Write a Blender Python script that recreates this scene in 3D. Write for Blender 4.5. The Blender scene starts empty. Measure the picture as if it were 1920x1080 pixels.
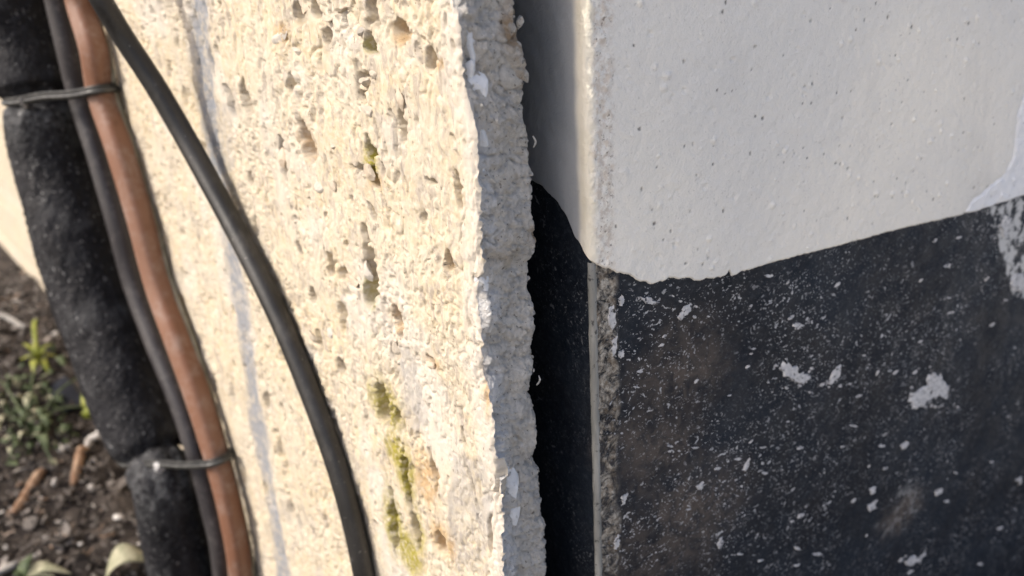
import bpy, bmesh, math, random
import numpy as np
from mathutils import Vector, Matrix

random.seed(7)
RNG = np.random.default_rng(11)

# ------------------------------------------------------------------ camera
# world: x along the cladding wall (towards its broken end), y into the wall, z up, metres
FPX = 1500.0                       # focal length in pixels of the 1920 px wide photograph
WALL_ANGLE = math.radians(39)
nad = np.array([240., -3960., FPX]); nad /= np.linalg.norm(nad)
Zc = -nad
Hc = np.array([0, 0, 1.]) - Zc[2]*Zc; Hc /= np.linalg.norm(Hc)
Rc = np.cross(Hc, Zc)
if Rc[0] < 0: Rc = -Rc
def to_world(v):
    r, h, z = v.dot(Rc), v.dot(Hc), v.dot(Zc)
    s, c = math.sin(WALL_ANGLE), math.cos(WALL_ANGLE)
    return np.array([r*s - h*c, r*c + h*s, z])
CR, CU, CF = [to_world(np.eye(3)[i]) for i in range(3)]
CAM = np.array([0.23165, -0.17, 0.38318])

scene = bpy.context.scene
cd = bpy.data.cameras.new('camera'); cam = bpy.data.objects.new('camera', cd)
scene.collection.objects.link(cam)
M = Matrix.Identity(4)
for i in range(3):
    M[i][0], M[i][1], M[i][2], M[i][3] = CR[i], CU[i], -CF[i], CAM[i]
cam.matrix_world = M
cd.sensor_width = 36; cd.lens = 36*FPX/1920
cd.clip_start = 0.01; cd.clip_end = 500
cd.dof.use_dof = True; cd.dof.focus_distance = 0.325; cd.dof.aperture_fstop = 7.8
scene.camera = cam

# ------------------------------------------------------------------ light
SUN_EL = math.radians(40); SUN_AZ = math.atan2(-0.31, -0.95)      # clockwise from +y
world = bpy.data.worlds.new('World'); scene.world = world; world.use_nodes = True
nt = world.node_tree; nt.nodes.clear()
sky = nt.nodes.new('ShaderNodeTexSky'); sky.sky_type = 'NISHITA'; sky.sun_disc = False
sky.sun_elevation = SUN_EL; sky.sun_rotation = SUN_AZ; sky.air_density = 0.7; sky.dust_density = 4.0; sky.ozone_density = 0.3
bg = nt.nodes.new('ShaderNodeBackground'); bg.inputs['Strength'].default_value = 0.15
wo = nt.nodes.new('ShaderNodeOutputWorld')
nt.links.new(sky.outputs[0], bg.inputs[0]); nt.links.new(bg.outputs[0], wo.inputs[0])
SUN = np.array([math.sin(SUN_AZ)*math.cos(SUN_EL), math.cos(SUN_AZ)*math.cos(SUN_EL), math.sin(SUN_EL)])
sl = bpy.data.lights.new('sun', 'SUN'); sl.energy = 2.0; sl.angle = math.radians(0.6); sl.color = (1.0, 0.94, 0.85)
so = bpy.data.objects.new('sun', sl); scene.collection.objects.link(so)
so.rotation_euler = Vector(SUN).to_track_quat('Z', 'Y').to_euler(); so.location = (0, -3, 3)
scene.view_settings.view_transform = 'Standard'; scene.view_settings.look = 'None'
scene.view_settings.gamma = 1; scene.view_settings.use_curve_mapping = False
scene.view_settings.exposure = 0.70

# ------------------------------------------------------------------ pixel -> place helpers
def ray(px, py): return ((px-960)/FPX)*CR - ((py-540)/FPX)*CU + CF
def hit(px, py, p0, n):
    d = ray(px, py); n = np.asarray(n, float)
    return CAM + d*((np.asarray(p0)-CAM).dot(n)/d.dot(n))
def hit_y(px, py, y): return hit(px, py, (0, y, 0), (0, 1, 0))
def hit_x(px, py, x): return hit(px, py, (x, 0, 0), (1, 0, 0))
def hit_z(px, py, z): return hit(px, py, (0, 0, z), (0, 0, 1))
def depth_of(P): return (np.asarray(P)-CAM).dot(CF)

# ------------------------------------------------------------------ numpy noise
TAB = RNG.random((4, 256, 256))
def vnoise(x, y, k=0):
    t = TAB[k % 4]
    xi = np.floor(x).astype(np.int64); yi = np.floor(y).astype(np.int64)
    fx = x-xi; fy = y-yi
    fx = fx*fx*fx*(fx*(fx*6-15)+10); fy = fy*fy*fy*(fy*(fy*6-15)+10)
    a = t[xi & 255, yi & 255]; b = t[(xi+1) & 255, yi & 255]
    c = t[xi & 255, (yi+1) & 255]; d = t[(xi+1) & 255, (yi+1) & 255]
    return (a*(1-fx)+b*fx)*(1-fy) + (c*(1-fx)+d*fx)*fy
def fbm(x, y, o=3, k=0):
    r = 0; a = 1; s = 0
    for i in range(o):
        ca, sa = math.cos(.6+1.3*i+.7*k), math.sin(.6+1.3*i+.7*k)
        r = r + a*(vnoise((x*ca-y*sa)*2**i+17.3*i+k*5.1, (x*sa+y*ca)*2**i+9.7*i, k+i)-.5); s += a; a *= .5
    return r/s*2
def smooth(a, b, x):
    t = np.clip((x-a)/(b-a), 0, 1); return t*t*(3-2*t)
def poly_sd(px, py, pts):
    """signed distance to a polygon, negative inside"""
    d = np.full(px.shape, 1e9); ins = np.zeros(px.shape, bool); n = len(pts)
    for i in range(n):
        ax, ay = pts[i]; bx, by = pts[(i+1) % n]
        ex, ey = bx-ax, by-ay; wx, wy = px-ax, py-ay
        t = np.clip((wx*ex+wy*ey)/(ex*ex+ey*ey+1e-12), 0, 1)
        d = np.minimum(d, (wx-ex*t)**2+(wy-ey*t)**2)
        c = ((ay > py) != (by > py)) & (px < (bx-ax)*(py-ay)/(by-ay+1e-15)+ax)
        ins ^= c
    d = np.sqrt(d); return np.where(ins, -d, d)
def line_d(px, pz, pts):
    d = np.full(px.shape, 1e9)
    for (ax, ay), (bx, by) in zip(pts[:-1], pts[1:]):
        ex, ey = bx-ax, by-ay; wx, wy = px-ax, pz-ay
        t = np.clip((wx*ex+wy*ey)/(ex*ex+ey*ey+1e-12), 0, 1)
        d = np.minimum(d, (wx-ex*t)**2+(wy-ey*t)**2)
    return np.sqrt(d)

# ------------------------------------------------------------------ object helpers
COL = scene.collection
def link(o, parent=None):
    COL.objects.link(o)
    if parent is not None: o.parent = parent
    return o
def tag(o, label=None, cat=None, group=None, kind=None):
    if label: o['label'] = label
    if cat: o['category'] = cat
    if group: o['group'] = group
    if kind: o['kind'] = kind
    return o
def thing(name, label, cat, loc=(0, 0, 0), group=None):
    o = bpy.data.objects.new(name, None); o.empty_display_size = .02
    o.location = loc; link(o); return tag(o, label, cat, group)
def mesh_obj(name, V, F, mat, parent=None, smooth_shade=True, attrs=None):
    """V in world metres; placed relative to the parent's base"""
    V = np.asarray(V, np.float64)
    if parent is not None: V = V-np.array(parent.matrix_basis.translation)
    me = bpy.data.meshes.new(name)
    if isinstance(F, np.ndarray):
        n = len(F); me.vertices.add(len(V)); me.vertices.foreach_set('co', V.astype(np.float32).ravel())
        me.loops.add(F.size); me.loops.foreach_set('vertex_index', F.astype(np.int32).ravel())
        me.polygons.add(n); me.polygons.foreach_set('loop_start', np.arange(n, dtype=np.int32)*F.shape[1])
        me.update(calc_edges=True)
    else:
        me.from_pydata([tuple(v) for v in V], [], F)
    me.polygons.foreach_set('use_smooth', np.full(len(me.polygons), smooth_shade))
    if attrs:
        for k, a in attrs.items():
            at = me.attributes.new(k, 'FLOAT', 'POINT'); at.data.foreach_set('value', np.asarray(a, np.float32).ravel())
    me.materials.append(mat); me.validate(); me.update()
    return link(bpy.data.objects.new(name, me), parent)
def grid_faces(nr, nc, flip=False):
    i = np.arange(nr*nc).reshape(nr, nc)
    f = np.stack([i[:-1, :-1], i[:-1, 1:], i[1:, 1:], i[1:, :-1]], -1).reshape(-1, 4)
    return f[:, ::-1].copy() if flip else f
def grid_obj(name, P, mat, parent, attrs=None, flip=False):
    nr, nc = P.shape[:2]
    return mesh_obj(name, P.reshape(-1, 3), grid_faces(nr, nc, flip), mat, parent, True, attrs)
def catmull(pts, n):
    pts = np.asarray(pts, float)
    P = np.vstack([2*pts[0]-pts[1], pts, 2*pts[-1]-pts[-2]])
    out = []
    for t in np.linspace(0, len(pts)-1-1e-9, n):
        i = int(t); u = t-i; a, b, c, d = P[i:i+4]
        out.append(.5*((2*b)+(c-a)*u+(2*a-5*b+4*c-d)*u*u+(3*b-a-3*c+d)*u**3))
    return np.array(out)
def tube(path, rad, seg=16, aspect=1.0, closed=False, wob=None, up=(0, -1, 0), caps=True):
    """swept tube with parallel frames; rad scalar/array; wob(theta, i) scales the radius"""
    path = np.asarray(path, float); n = len(path); rad = np.broadcast_to(rad, (n,))
    if closed: T = np.roll(path, -1, 0)-np.roll(path, 1, 0)
    else: T = np.gradient(path, axis=0)
    T /= np.linalg.norm(T, axis=1)[:, None]
    u = np.array(up, float); V = []
    th = np.linspace(0, 2*math.pi, seg, endpoint=False)
    for i in range(n):
        a = u-T[i]*u.dot(T[i]); a /= np.linalg.norm(a); u = a; b = np.cross(T[i], a)
        k = rad[i]*(wob(th, i) if wob else 1)
        V.append(path[i]+np.outer(np.cos(th)*k, a)+np.outer(np.sin(th)*k*aspect, b))
    V = np.concatenate(V); F = []
    for i in range(n if closed else n-1):
        j = (i+1) % n
        for k in range(seg):
            l = (k+1) % seg; F.append((i*seg+k, i*seg+l, j*seg+l, j*seg+k))
    if not closed and caps:
        F.append(tuple(range(seg))[::-1]); F.append(tuple((n-1)*seg+k for k in range(seg)))
    return V, F

# ------------------------------------------------------------------ material helper
class MB:
    def __init__(s, name):
        s.m = bpy.data.materials.new(name); s.m.use_nodes = True; s.t = s.m.node_tree; s.t.nodes.clear()
        s.out = s.n('ShaderNodeOutputMaterial'); s.b = s.n('ShaderNodeBsdfPrincipled')
        s.l(s.b.outputs[0], s.out.inputs[0]); s.co = s.n('ShaderNodeTexCoord').outputs['Object']
    def n(s, k): return s.t.nodes.new(k)
    def l(s, a, b): s.t.links.new(a, b)
    def put(s, inp, v):
        if hasattr(v, 'links') or isinstance(v, bpy.types.NodeSocket): s.l(v, inp)
        elif isinstance(v, (tuple, list)) and len(v) == 3 and inp.type == 'RGBA': inp.default_value = (*v, 1)
        else: inp.default_value = v
    def attr(s, k):
        a = s.n('ShaderNodeAttribute'); a.attribute_name = k; return a.outputs['Fac']
    def map(s, scale=(1, 1, 1), rot=(0, 0, 0)):
        m = s.n('ShaderNodeMapping'); s.l(s.co, m.inputs[0]); m.inputs['Scale'].default_value = scale; m.inputs['Rotation'].default_value = rot
        return m.outputs[0]
    def noise(s, scale, detail=4, rough=.55, vec=None, dist=0):
        a = s.n('ShaderNodeTexNoise'); s.l(vec or s.co, a.inputs['Vector'])
        a.inputs['Scale'].default_value = scale; a.inputs['Detail'].default_value = detail
        a.inputs['Roughness'].default_value = rough; a.inputs['Distortion'].default_value = dist; return a.outputs['Fac']
    def voro(s, scale, vec=None, feat='F1', rand=1):
        a = s.n('ShaderNodeTexVoronoi'); a.feature = feat; s.l(vec or s.co, a.inputs['Vector'])
        a.inputs['Scale'].default_value = scale; a.inputs['Randomness'].default_value = rand; return a
    def math(s, op, a, b=0, c=0, clamp=False):
        m = s.n('ShaderNodeMath'); m.operation = op; m.use_clamp = clamp
        s.put(m.inputs[0], a); s.put(m.inputs[1], b); s.put(m.inputs[2], c); return m.outputs[0]
    def ramp(s, v, lo, hi, a=0., b=1.):
        m = s.n('ShaderNodeMapRange'); m.interpolation_type = 'SMOOTHSTEP'; s.put(m.inputs[0], v)
        m.inputs[1].default_value = lo; m.inputs[2].default_value = hi; m.inputs[3].default_value = a; m.inputs[4].default_value = b
        return m.outputs[0]
    def mix(s, f, a, b):
        m = s.n('ShaderNodeMix'); m.data_type = 'RGBA'; s.put(m.inputs[0], f); s.put(m.inputs[6], a); s.put(m.inputs[7], b); return m.outputs[2]
    def bump(s, h, dist, strength=1.0):
        m = s.n('ShaderNodeBump'); s.put(m.inputs['Height'], h); m.inputs['Distance'].default_value = dist; m.inputs['Strength'].default_value = strength
        s.l(m.outputs[0], s.b.inputs['Normal'])
    def fin(s, col, rough, spec=None, metal=None):
        s.put(s.b.inputs['Base Color'], col); s.put(s.b.inputs['Roughness'], rough)
        if spec is not None: s.put(s.b.inputs['Specular IOR Level'], spec)
        if metal is not None: s.put(s.b.inputs['Metallic'], metal)
        return s.m

# ---- materials
m = MB('cream_roughcast')
c = m.mix(m.ramp(m.noise(38, 5), .35, .68), (.515, .43, .295), (.495, .44, .345))
c = m.mix(m.ramp(m.noise(260, 4, .6), .38, .72), c, (.555, .495, .40))
c = m.mix(m.ramp(m.noise(120, 3), .60, .78, 0, .4), c, (.38, .285, .18))
gm = m.map((1, 1, .45))
c = m.mix(m.ramp(m.noise(230, 4, .6, gm, .8), .50, .64, 0, .65), c, (.32, .28, .24))
c = m.mix(m.ramp(m.noise(75, 4, .6, gm, .5), .52, .70, 0, .5), c, (.33, .30, .27))
c = m.mix(m.math('MULTIPLY', m.attr('pale'), m.ramp(m.noise(150, 3), .3, .6, .45, 1)), c, (.54, .50, .445))
c = m.mix(m.math('MULTIPLY', m.attr('bluegrey'), m.ramp(m.noise(190, 4, .65), .30, .60, .35, 1)), c, (.23, .24, .26))
c = m.mix(m.math('MULTIPLY', m.attr('ochre'), m.ramp(m.noise(300, 4), .3, .6, .3, 1)), c, (.42, .27, .12))
c = m.mix(m.math('MULTIPLY', m.attr('moss'), m.ramp(m.noise(420, 4, .65), .30, .58, .2, 1)), c, (.27, .235, .04))
c = m.mix(m.ramp(m.noise(560, 4, .65, gm), .62, .70, 0, .7), c, (.15, .12, .09))
m.bump(m.math('ADD', m.noise(430, 6, .65, m.map((1, 1, .6))), m.math('MULTIPLY', m.noise(1700, 3), .25)), .0008, .7)
CREAM = m.fin(c, .93, .25)

m = MB('grey_mortar')
c = m.mix(m.ramp(m.noise(60, 5), .35, .68), (.58, .555, .515), (.70, .67, .62))
c = m.mix(m.ramp(m.noise(420, 4, .65), .40, .70, 0, .7), c, (.76, .73, .685))
c = m.mix(m.ramp(m.noise(26, 3), .58, .74, 0, .6), c, (.50, .41, .29))
c = m.mix(m.math('MULTIPLY', m.attr('pale'), m.ramp(m.noise(140, 4), .35, .55, .5, 1)), c, (.76, .76, .76))
c = m.mix(m.math('MULTIPLY', m.attr('ochre'), m.ramp(m.noise(250, 4), .35, .6, .2, 1)), c, (.30, .19, .09))
c = m.mix(m.ramp(m.noise(200, 5, .7), .52, .70, 0, .35), c, (.50, .45, .38))
c = m.mix(m.ramp(m.noise(620, 3), .62, .70, 0, .75), c, (.13, .11, .09))
m.bump(m.math('ADD', m.noise(600, 8, .78), m.math('MULTIPLY', m.noise(1300, 3), .5)), .0020, 1)
MORTAR = m.fin(c, .95, .2)

m = MB('gap_shade_mortar')  # dark tone put in to deepen the shade of the gap
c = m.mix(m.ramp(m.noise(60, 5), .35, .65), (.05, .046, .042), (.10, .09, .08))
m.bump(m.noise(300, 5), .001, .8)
GAPDARK = m.fin(c, .95, .2)
m = MB('bluish_white_plaster')
c = m.mix(m.ramp(m.noise(90, 5), .35, .65), (.58, .60, .63), (.74, .745, .75))
c = m.mix(m.ramp(m.noise(500, 3), .62, .72, 0, .5), c, (.35, .33, .30))
m.bump(m.noise(450, 5, .6), .0006, .9)
PLASTER = m.fin(c, .85, .3)

m = MB('embedded_pebble')
oi = m.n('ShaderNodeObjectInfo')
cr = m.n('ShaderNodeValToRGB'); m.l(oi.outputs['Random'], cr.inputs[0])
e = cr.color_ramp.elements; e[0].color = (.42, .40, .37, 1); e[1].color = (.56, .44, .33, 1)
x = e.new(.5); x.color = (.36, .31, .24, 1)
c = m.mix(m.ramp(m.noise(300, 4), .35, .7, 0, .5), cr.outputs[0], (.60, .53, .43))
m.bump(m.noise(600, 4), .0004, .7)
PEBBLE = m.fin(c, .75, .35)

m = MB('light_grey_paint')
c = m.mix(m.ramp(m.noise(4, 4), .34, .66), (.70, .685, .645), (.87, .825, .73))
c = m.mix(m.ramp(m.noise(14, 3), .55, .75, 0, .5), c, (.80, .765, .68))
c = m.mix(m.ramp(m.noise(320, 4, .6), .50, .75, 0, .35), c, (.76, .75, .73))
c = m.mix(m.ramp(m.noise(480, 4, .6), .60, .74, 0, .5), c, (.42, .40, .37))
c = m.mix(m.ramp(m.noise(11, 6, .7, m.map((1, 1, .3))), .52, .75, 0, .5), c, (.56, .54, .50))
c = m.mix(m.ramp(m.noise(130, 5, .7), .60, .74, 0, .45), c, (.52, .49, .45))
rb = m.math('MULTIPLY', m.attr('rough'), m.ramp(m.noise(360, 5, .65), .42, .62))
c = m.mix(m.math('MULTIPLY', rb, .7), c, (.54, .46, .38))
c = m.mix(m.math('MULTIPLY', m.attr('rough'), m.ramp(m.noise(520, 3), .60, .70, 0, .8)), c, (.20, .16, .13))
c = m.mix(m.attr('white'), c, m.mix(m.ramp(m.noise(200, 5), .35, .65), (.74, .745, .76), (.80, .80, .80)))
c = m.mix(m.attr('side'), c, m.mix(m.ramp(m.noise(25, 5), .35, .65), (.33, .345, .36), (.40, .41, .42)))  # side face in the gap painted darker to deepen its shade
c = m.mix(m.attr('cream_edge'), c, m.mix(m.ramp(m.noise(60, 4), .35, .65), (.74, .69, .56), (.80, .75, .63)))  # cream band along the pillar corner
c = m.mix(m.attr('hole'), c, (.06, .05, .045))
h = m.math('ADD', m.noise(330, 5, .6), m.math('MULTIPLY', m.noise(1100, 3), .5))
m.bump(h, .0005, .9)
PAINT = m.fin(c, m.math('MAXIMUM', m.ramp(m.noise(30, 3), .3, .7, .62, .75), m.math('MULTIPLY', m.math('MAXIMUM', m.attr('cream_edge'), m.attr('side')), .85)), .5)

m = MB('black_bitumen_paint')
c = m.mix(m.ramp(m.noise(16, 5), .35, .7), (.007, .010, .016), (.0125, .019, .029))
c = m.mix(m.ramp(m.noise(300, 6, .75, m.map((1, 1, 1.5), (math.radians(35), 0, 0)), .5), .46, .70, 0, .6), c, (.042, .050, .062))
c = m.mix(m.math('MULTIPLY', m.attr('dust'), m.ramp(m.noise(110, 6, .7, dist=.6), .34, .62, .15, 1)), c, (.118, .096, .080))
def specks(scale, rot, stretch, lo, hi, amt, keep):
    global c
    mp = m.map((1, stretch, 1.0), rot); nz = m.n('ShaderNodeTexNoise'); m.l(m.co, nz.inputs['Vector']); nz.inputs['Scale'].default_value = 130; nz.inputs['Detail'].default_value = 3
    va = m.n('ShaderNodeVectorMath'); va.operation = 'MULTIPLY_ADD'; m.l(nz.outputs['Color'], va.inputs[0]); va.inputs[1].default_value = (.012, .012, .012); m.l(mp, va.inputs[2])
    v = m.voro(scale, va.outputs[0])
    hue = m.n('ShaderNodeSeparateColor'); m.l(v.outputs['Color'], hue.inputs[0])
    r = m.math('MULTIPLY', m.ramp(hue.outputs[0], keep, 1.0), hi)
    f = m.math('MULTIPLY', m.ramp(m.math('SUBTRACT', r, m.math('ADD', v.outputs['Distance'], m.math('MULTIPLY', m.math('SUBTRACT', m.noise(700, 3), .5), .55))), lo, lo+.06), amt)
    f = m.math('MULTIPLY', f, m.ramp(m.noise(19, 5, .65), .38, .62, .10, 1))
    f = m.math('MULTIPLY', f, m.attr('front'))
    c = m.mix(f, c, (.58, .58, .59))
    return f
specks(1000, (math.radians(10), 0, 0), .5, .02, .46, .6, .48)
specks(620, (math.radians(40), 0, 0), .6, .02, .42, .75, .70)
specks(430, (math.radians(8), 0, 0), .4, .02, .36, .85, .78)
specks(260, (math.radians(35), 0, 0), .5, .02, .30, .9, .86)
eb = m.math('MULTIPLY', m.attr('rough'), m.ramp(m.noise(120, 7, .78, dist=1.2), .40, .56))
c = m.mix(eb, c, m.mix(m.ramp(m.noise(260, 6, .75), .38, .64), (.17, .135, .10), (.52, .48, .41)))
ch = m.math('MULTIPLY', m.attr('chip'), m.ramp(m.noise(170, 5, .65), .44, .52))
c = m.mix(ch, c, (.52, .52, .51))
h = m.math('ADD', m.noise(260, 6, .65), m.math('MULTIPLY', eb, .8))
m.bump(h, .0007, .8)
BLACK = m.fin(c, m.ramp(m.noise(60, 4), .3, .7, .45, .75), .2)

m = MB('paint_flake')
c = m.mix(m.ramp(m.noise(400, 4), .35, .68), (.46, .46, .47), (.62, .61, .60))
c = m.mix(m.ramp(m.noise(520, 4, .65), .57, .63, 0, .95), c, (.035, .038, .043))
m.bump(m.noise(700, 4), .0003, .7)
FLAKE = m.fin(c, .7, .3)

m = MB('corner_bead')
c = m.mix(m.ramp(m.noise(120, 5, .6, m.map((1, 1, .15))), .35, .65), (.20, .20, .185), (.36, .355, .33))
c = m.mix(m.ramp(m.noise(300, 4), .60, .70, 0, .9), c, (.03, .03, .032))
m.bump(m.noise(500, 4), .0004, .7)
BEAD = m.fin(c, .55, .4)

m = MB('black_foam')
c = m.mix(m.ramp(m.noise(30, 4), .35, .7), (.007, .007, .009), (.015, .015, .018))
v = m.voro(210, m.map((1, 1, .8)), 'DISTANCE_TO_EDGE')
c = m.mix(m.ramp(m.noise(38, 6, .7), .48, .68, 0, .7), c, (.048, .049, .052))
c = m.mix(m.ramp(m.noise(230, 4, .65), .58, .72, 0, .55), c, (.05, .052, .056))
c = m.mix(m.ramp(m.noise(300, 4, .6), .62, .70, 0, .8), c, (.26, .26, .26))
c = m.mix(m.math('MULTIPLY', m.attr('scuff'), m.ramp(m.noise(160, 4, .6), .38, .62)), c, (.16, .165, .17))
m.bump(m.math('ADD', m.ramp(v.outputs['Distance'], 0, .25), m.noise(300, 5, .6)), .0007, .5)
FOAM = m.fin(c, m.ramp(m.noise(90, 3), .3, .7, .5, .8), .25)

m = MB('dark_grey_cable_sheath')
c = m.mix(m.ramp(m.noise(40, 4, .6, m.map((1, 1, .1))), .35, .7), (.022, .020, .023), (.055, .050, .051))
c = m.mix(m.ramp(m.noise(120, 5, .7), .52, .72, 0, .6), c, (.13, .12, .115))
c = m.mix(m.ramp(m.noise(420, 4), .64, .74, 0, .5), c, (.26, .25, .24))
m.bump(m.noise(500, 4), .0003, .6)
GREYC = m.fin(c, .5, .45)

m = MB('copper_brown_sheath')
c = m.mix(m.ramp(m.noise(24, 5, .6, m.map((1, 1, .18))), .35, .68), (.185, .085, .048), (.225, .12, .08))
c = m.mix(m.ramp(m.noise(55, 4, .6, m.map((1, 1, .3))), .56, .72, 0, .6), c, (.25, .165, .125))
c = m.mix(m.ramp(m.noise(150, 5, .65, m.map((1, 1, .35))), .58, .74, 0, .85), c, (.12, .055, .03))
c = m.mix(m.ramp(m.noise(60, 6, .75), .46, .68, 0, .75), c, (.27, .19, .155))
m.bump(m.noise(380, 4), .0003, .5)
COPPER = m.fin(c, .5, .4)

m = MB('black_cable_sheath')
c = m.mix(m.ramp(m.noise(30, 3, .6), .35, .7), (.013, .013, .013), (.028, .027, .026))
c = m.mix(m.ramp(m.noise(70, 6, .72, m.map((1, 1, .5))), .50, .75, 0, .5), c, (.075, .07, .063))
c = m.mix(m.ramp(m.noise(450, 3), .68, .74, 0, .6), c, (.25, .24, .22))
m.bump(m.noise(420, 3), .0002, .5)
CABLE = m.fin(c, .42, .45)

m = MB('tie_plastic')
c = m.mix(m.ramp(m.noise(200, 3), .4, .7), (.020, .020, .019), (.06, .06, .055))
TIE = m.fin(c, .38, .5)
m = MB('tie_head_plastic')
c = m.mix(m.ramp(m.noise(500, 4), .4, .65), (.20, .20, .20), (.60, .60, .60))
m.bump(m.noise(500, 3), .0004, .7)
TIEHEAD = m.fin(c, .35, .5)

m = MB('soil')
c = m.mix(m.ramp(m.noise(45, 5), .35, .65), (.028, .023, .021), (.075, .062, .053))
c = m.mix(m.ramp(m.noise(150, 4, .65), .55, .70, 0, .8), c, (.20, .155, .12))
m.bump(m.noise(160, 6, .65), .006, .9)
SOIL = m.fin(c, .95, .2)
m = MB('bounce_pale')
c = m.mix(m.ramp(m.noise(6, 5), .35, .65), (.42, .40, .36), (.52, .49, .44))
m.bump(m.noise(90, 5), .002, .6)
BOUNCE = m.fin(c, .9, .3)
def plain(name, a, b, scale=120, rough=.8, bump=.0006):
    m = MB(name); c = m.mix(m.ramp(m.noise(scale, 4), .35, .65), a, b)
    m.bump(m.noise(scale*3, 4), bump, .7); return m.fin(c, rough, .3)
LITTER = None
m = MB('dry_litter')
cr = m.n('ShaderNodeValToRGB'); m.l(m.attr('tone'), cr.inputs[0])
e = cr.color_ramp.elements; e[0].color = (.045, .037, .032, 1); e[1].color = (.50, .47, .43, 1)
for p, k in ((.3, (.09, .076, .066, 1)), (.55, (.16, .142, .128, 1)), (.75, (.26, .235, .213, 1)), (.9, (.26, .16, .095, 1))): e.new(p).color = k
m.bump(m.noise(400, 3), .0006, .7)
LITTER = m.fin(cr.outputs[0], .85, .25)
TWIG = plain('orange_brown_twig', (.17, .09, .05), (.36, .25, .17))
TWIGG = plain('grey_twig', (.20, .19, .18), (.36, .34, .31))
WHITE = plain('pale_stone', (.42, .39, .36), (.62, .59, .55))
LEAFG = plain('yellow_green_leaf', (.17, .20, .025), (.27, .28, .05), 90, .55)
LEAFD = plain('grey_green_leaf', (.04, .06, .025), (.10, .125, .06), 90, .6)
LEAFP = plain('pale_dry_leaf', (.26, .26, .17), (.40, .38, .27), 90, .75)
OLIVE = plain('olive_grey_shade', (.17, .155, .11), (.27, .25, .19), 90, .7)
SCRAP = plain('black_plastic_scrap', (.006, .007, .011), (.016, .018, .024), 60, .35)

# ================================================================== SETTING: ground
gx = np.concatenate([[-60, -20, -6, -2.5, -1.6], np.linspace(-1.3, -.15, 190), [-.05, .1, .4, 1.2, 4, 20, 60]])
gy = np.concatenate([[-60, -20, -6, -2, -.8], np.linspace(-.45, .02, 110), [.1, .3, 1, 4, 20, 60]])
X, Y = np.meshgrid(gx, gy)
nearm = np.exp(-np.maximum(np.hypot(X+.6, Y+.2)-.6, 0)*4)
def ground_base(x): return -.115*smooth(-1.05, -.40, x)-.06*smooth(-.30, .0, x)
Z = (fbm(X*14, Y*14, 4)*.010 + fbm(X*70, Y*70, 3, 1)*.006)*nearm - .006 + ground_base(X)
g = grid_obj('ground', np.stack([X, Y, Z], -1), SOIL, None); tag(g, kind='structure')
px_, py_ = np.meshgrid(np.concatenate([np.linspace(.34, 1.5, 40), [4, 12, 40]]), np.concatenate([[-40, -12, -4], np.linspace(-1.5, 1.5, 60), [4, 12, 40]]))
g = grid_obj('bounce_slab', np.stack([px_, py_, -.135+fbm(px_*40, py_*40, 3)*.001], -1), BOUNCE, None); tag(g, kind='structure')  # unseen pale slab added to bounce sunlight onto the pillar front

# ================================================================== cladding wall with broken end
def pix_poly_y(pts, y): return [(hit_y(a, b, y)[0], hit_y(a, b, y)[2]) for a, b in pts]
corner_px = [(838, -60), (845, 0), (858, 60), (868, 170), (884, 250), (890, 330), (896, 450), (893, 560), (904, 640), (900, 690),
             (920, 760), (925, 830), (934, 900), (941, 1000), (943, 1080), (946, 1180)]
cp = np.array(pix_poly_y(corner_px, 0.0)); cp = cp[np.argsort(cp[:, 1])]
back_px = [(962, -60), (965, 0), (968, 60), (984, 118), (988, 165), (991, 240), (999, 300), (999, 400), (1001, 470), (996, 560),
           (1003, 650), (1001, 760), (1013, 900), (1022, 1000), (1026, 1080), (1030, 1180)]
bp = np.array([hit_x(a, b, 0.0)[1:] for a, b in back_px]); bp = bp[np.argsort(bp[:, 1])]

zrow = np.concatenate([np.linspace(-.25, -.13, 4, endpoint=False), np.linspace(-.13, .425, 900), [.44, .47, .52, .6, .8, 1.2, 2.2]])
zin = np.clip(zrow, cp[0, 1], cp[-1, 1])
xc = np.interp(zin, cp[:, 1], cp[:, 0])
xc = xc + (fbm(zrow*130, zrow*0, 2)*.0010 + (np.abs(fbm(zrow*170, zrow*0+3, 4, 1))-.25)*.0030*smooth(-.4, .5, fbm(zrow*50, zrow*0+8, 2, 2)) + fbm(zrow*900, zrow*0+3, 2, 1)*.00025)
pxs = np.arange(907, 95, -1.55)
w0 = np.array([-hit_y(p, 540, 0)[0] for p in pxs]); w0 = w0-w0[0]
wcol = np.concatenate([w0, [1.5, 2.0, 3.0, 5.0]])[::-1]            # far -> corner
U = xc[:, None]-wcol[None, :]; Zg = np.repeat(zrow[:, None], len(wcol), 1); W = np.repeat(wcol[None, :], len(zrow), 0)

# big pits, stains and grey-blue streaks placed where the photograph shows them
def P(a, b): p = hit_y(a, b, 0); return p[0], p[2]
calm = smooth(-.35, .35, fbm(U*22+3, Zg*14, 3, 2))                         # smoother and rougher areas
H = fbm(U*32, Zg*22, 3)*.0016 + fbm(U*150, Zg*70, 3, 1)*(.0004+.0007*calm) + fbm(U*430, Zg*240, 3, 2)*(.00022+.0004*calm)
rid = 1-np.abs(fbm(U*210+.6*fbm(U*60, Zg*60, 2), Zg*120, 3, 3)); H -= smooth(.86, .99, rid)*.0011*calm
for sc_, dp, kk in ((95, .0016, 0), (210, .0012, 1), (420, .0006, 2)):     # crumbly crevice networks
    nn = np.abs(fbm(U*sc_+.5*fbm(U*120, Zg*90, 2, 1), Zg*sc_*.36, 3, kk)); H -= dp*smooth(.11, .0, nn)*(.12+.88*smooth(-.2, .45, fbm(U*28+kk*7, Zg*20, 3, 3)))
NPIT = .50*fbm(U*230, Zg*170, 2, 3)
wx = U+fbm(U*160, Zg*120, 2, 1)*.0014; wz = Zg+fbm(U*160+9, Zg*120, 2, 2)*.0016
pitmask = np.zeros_like(U); HP = np.zeros_like(U)
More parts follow.
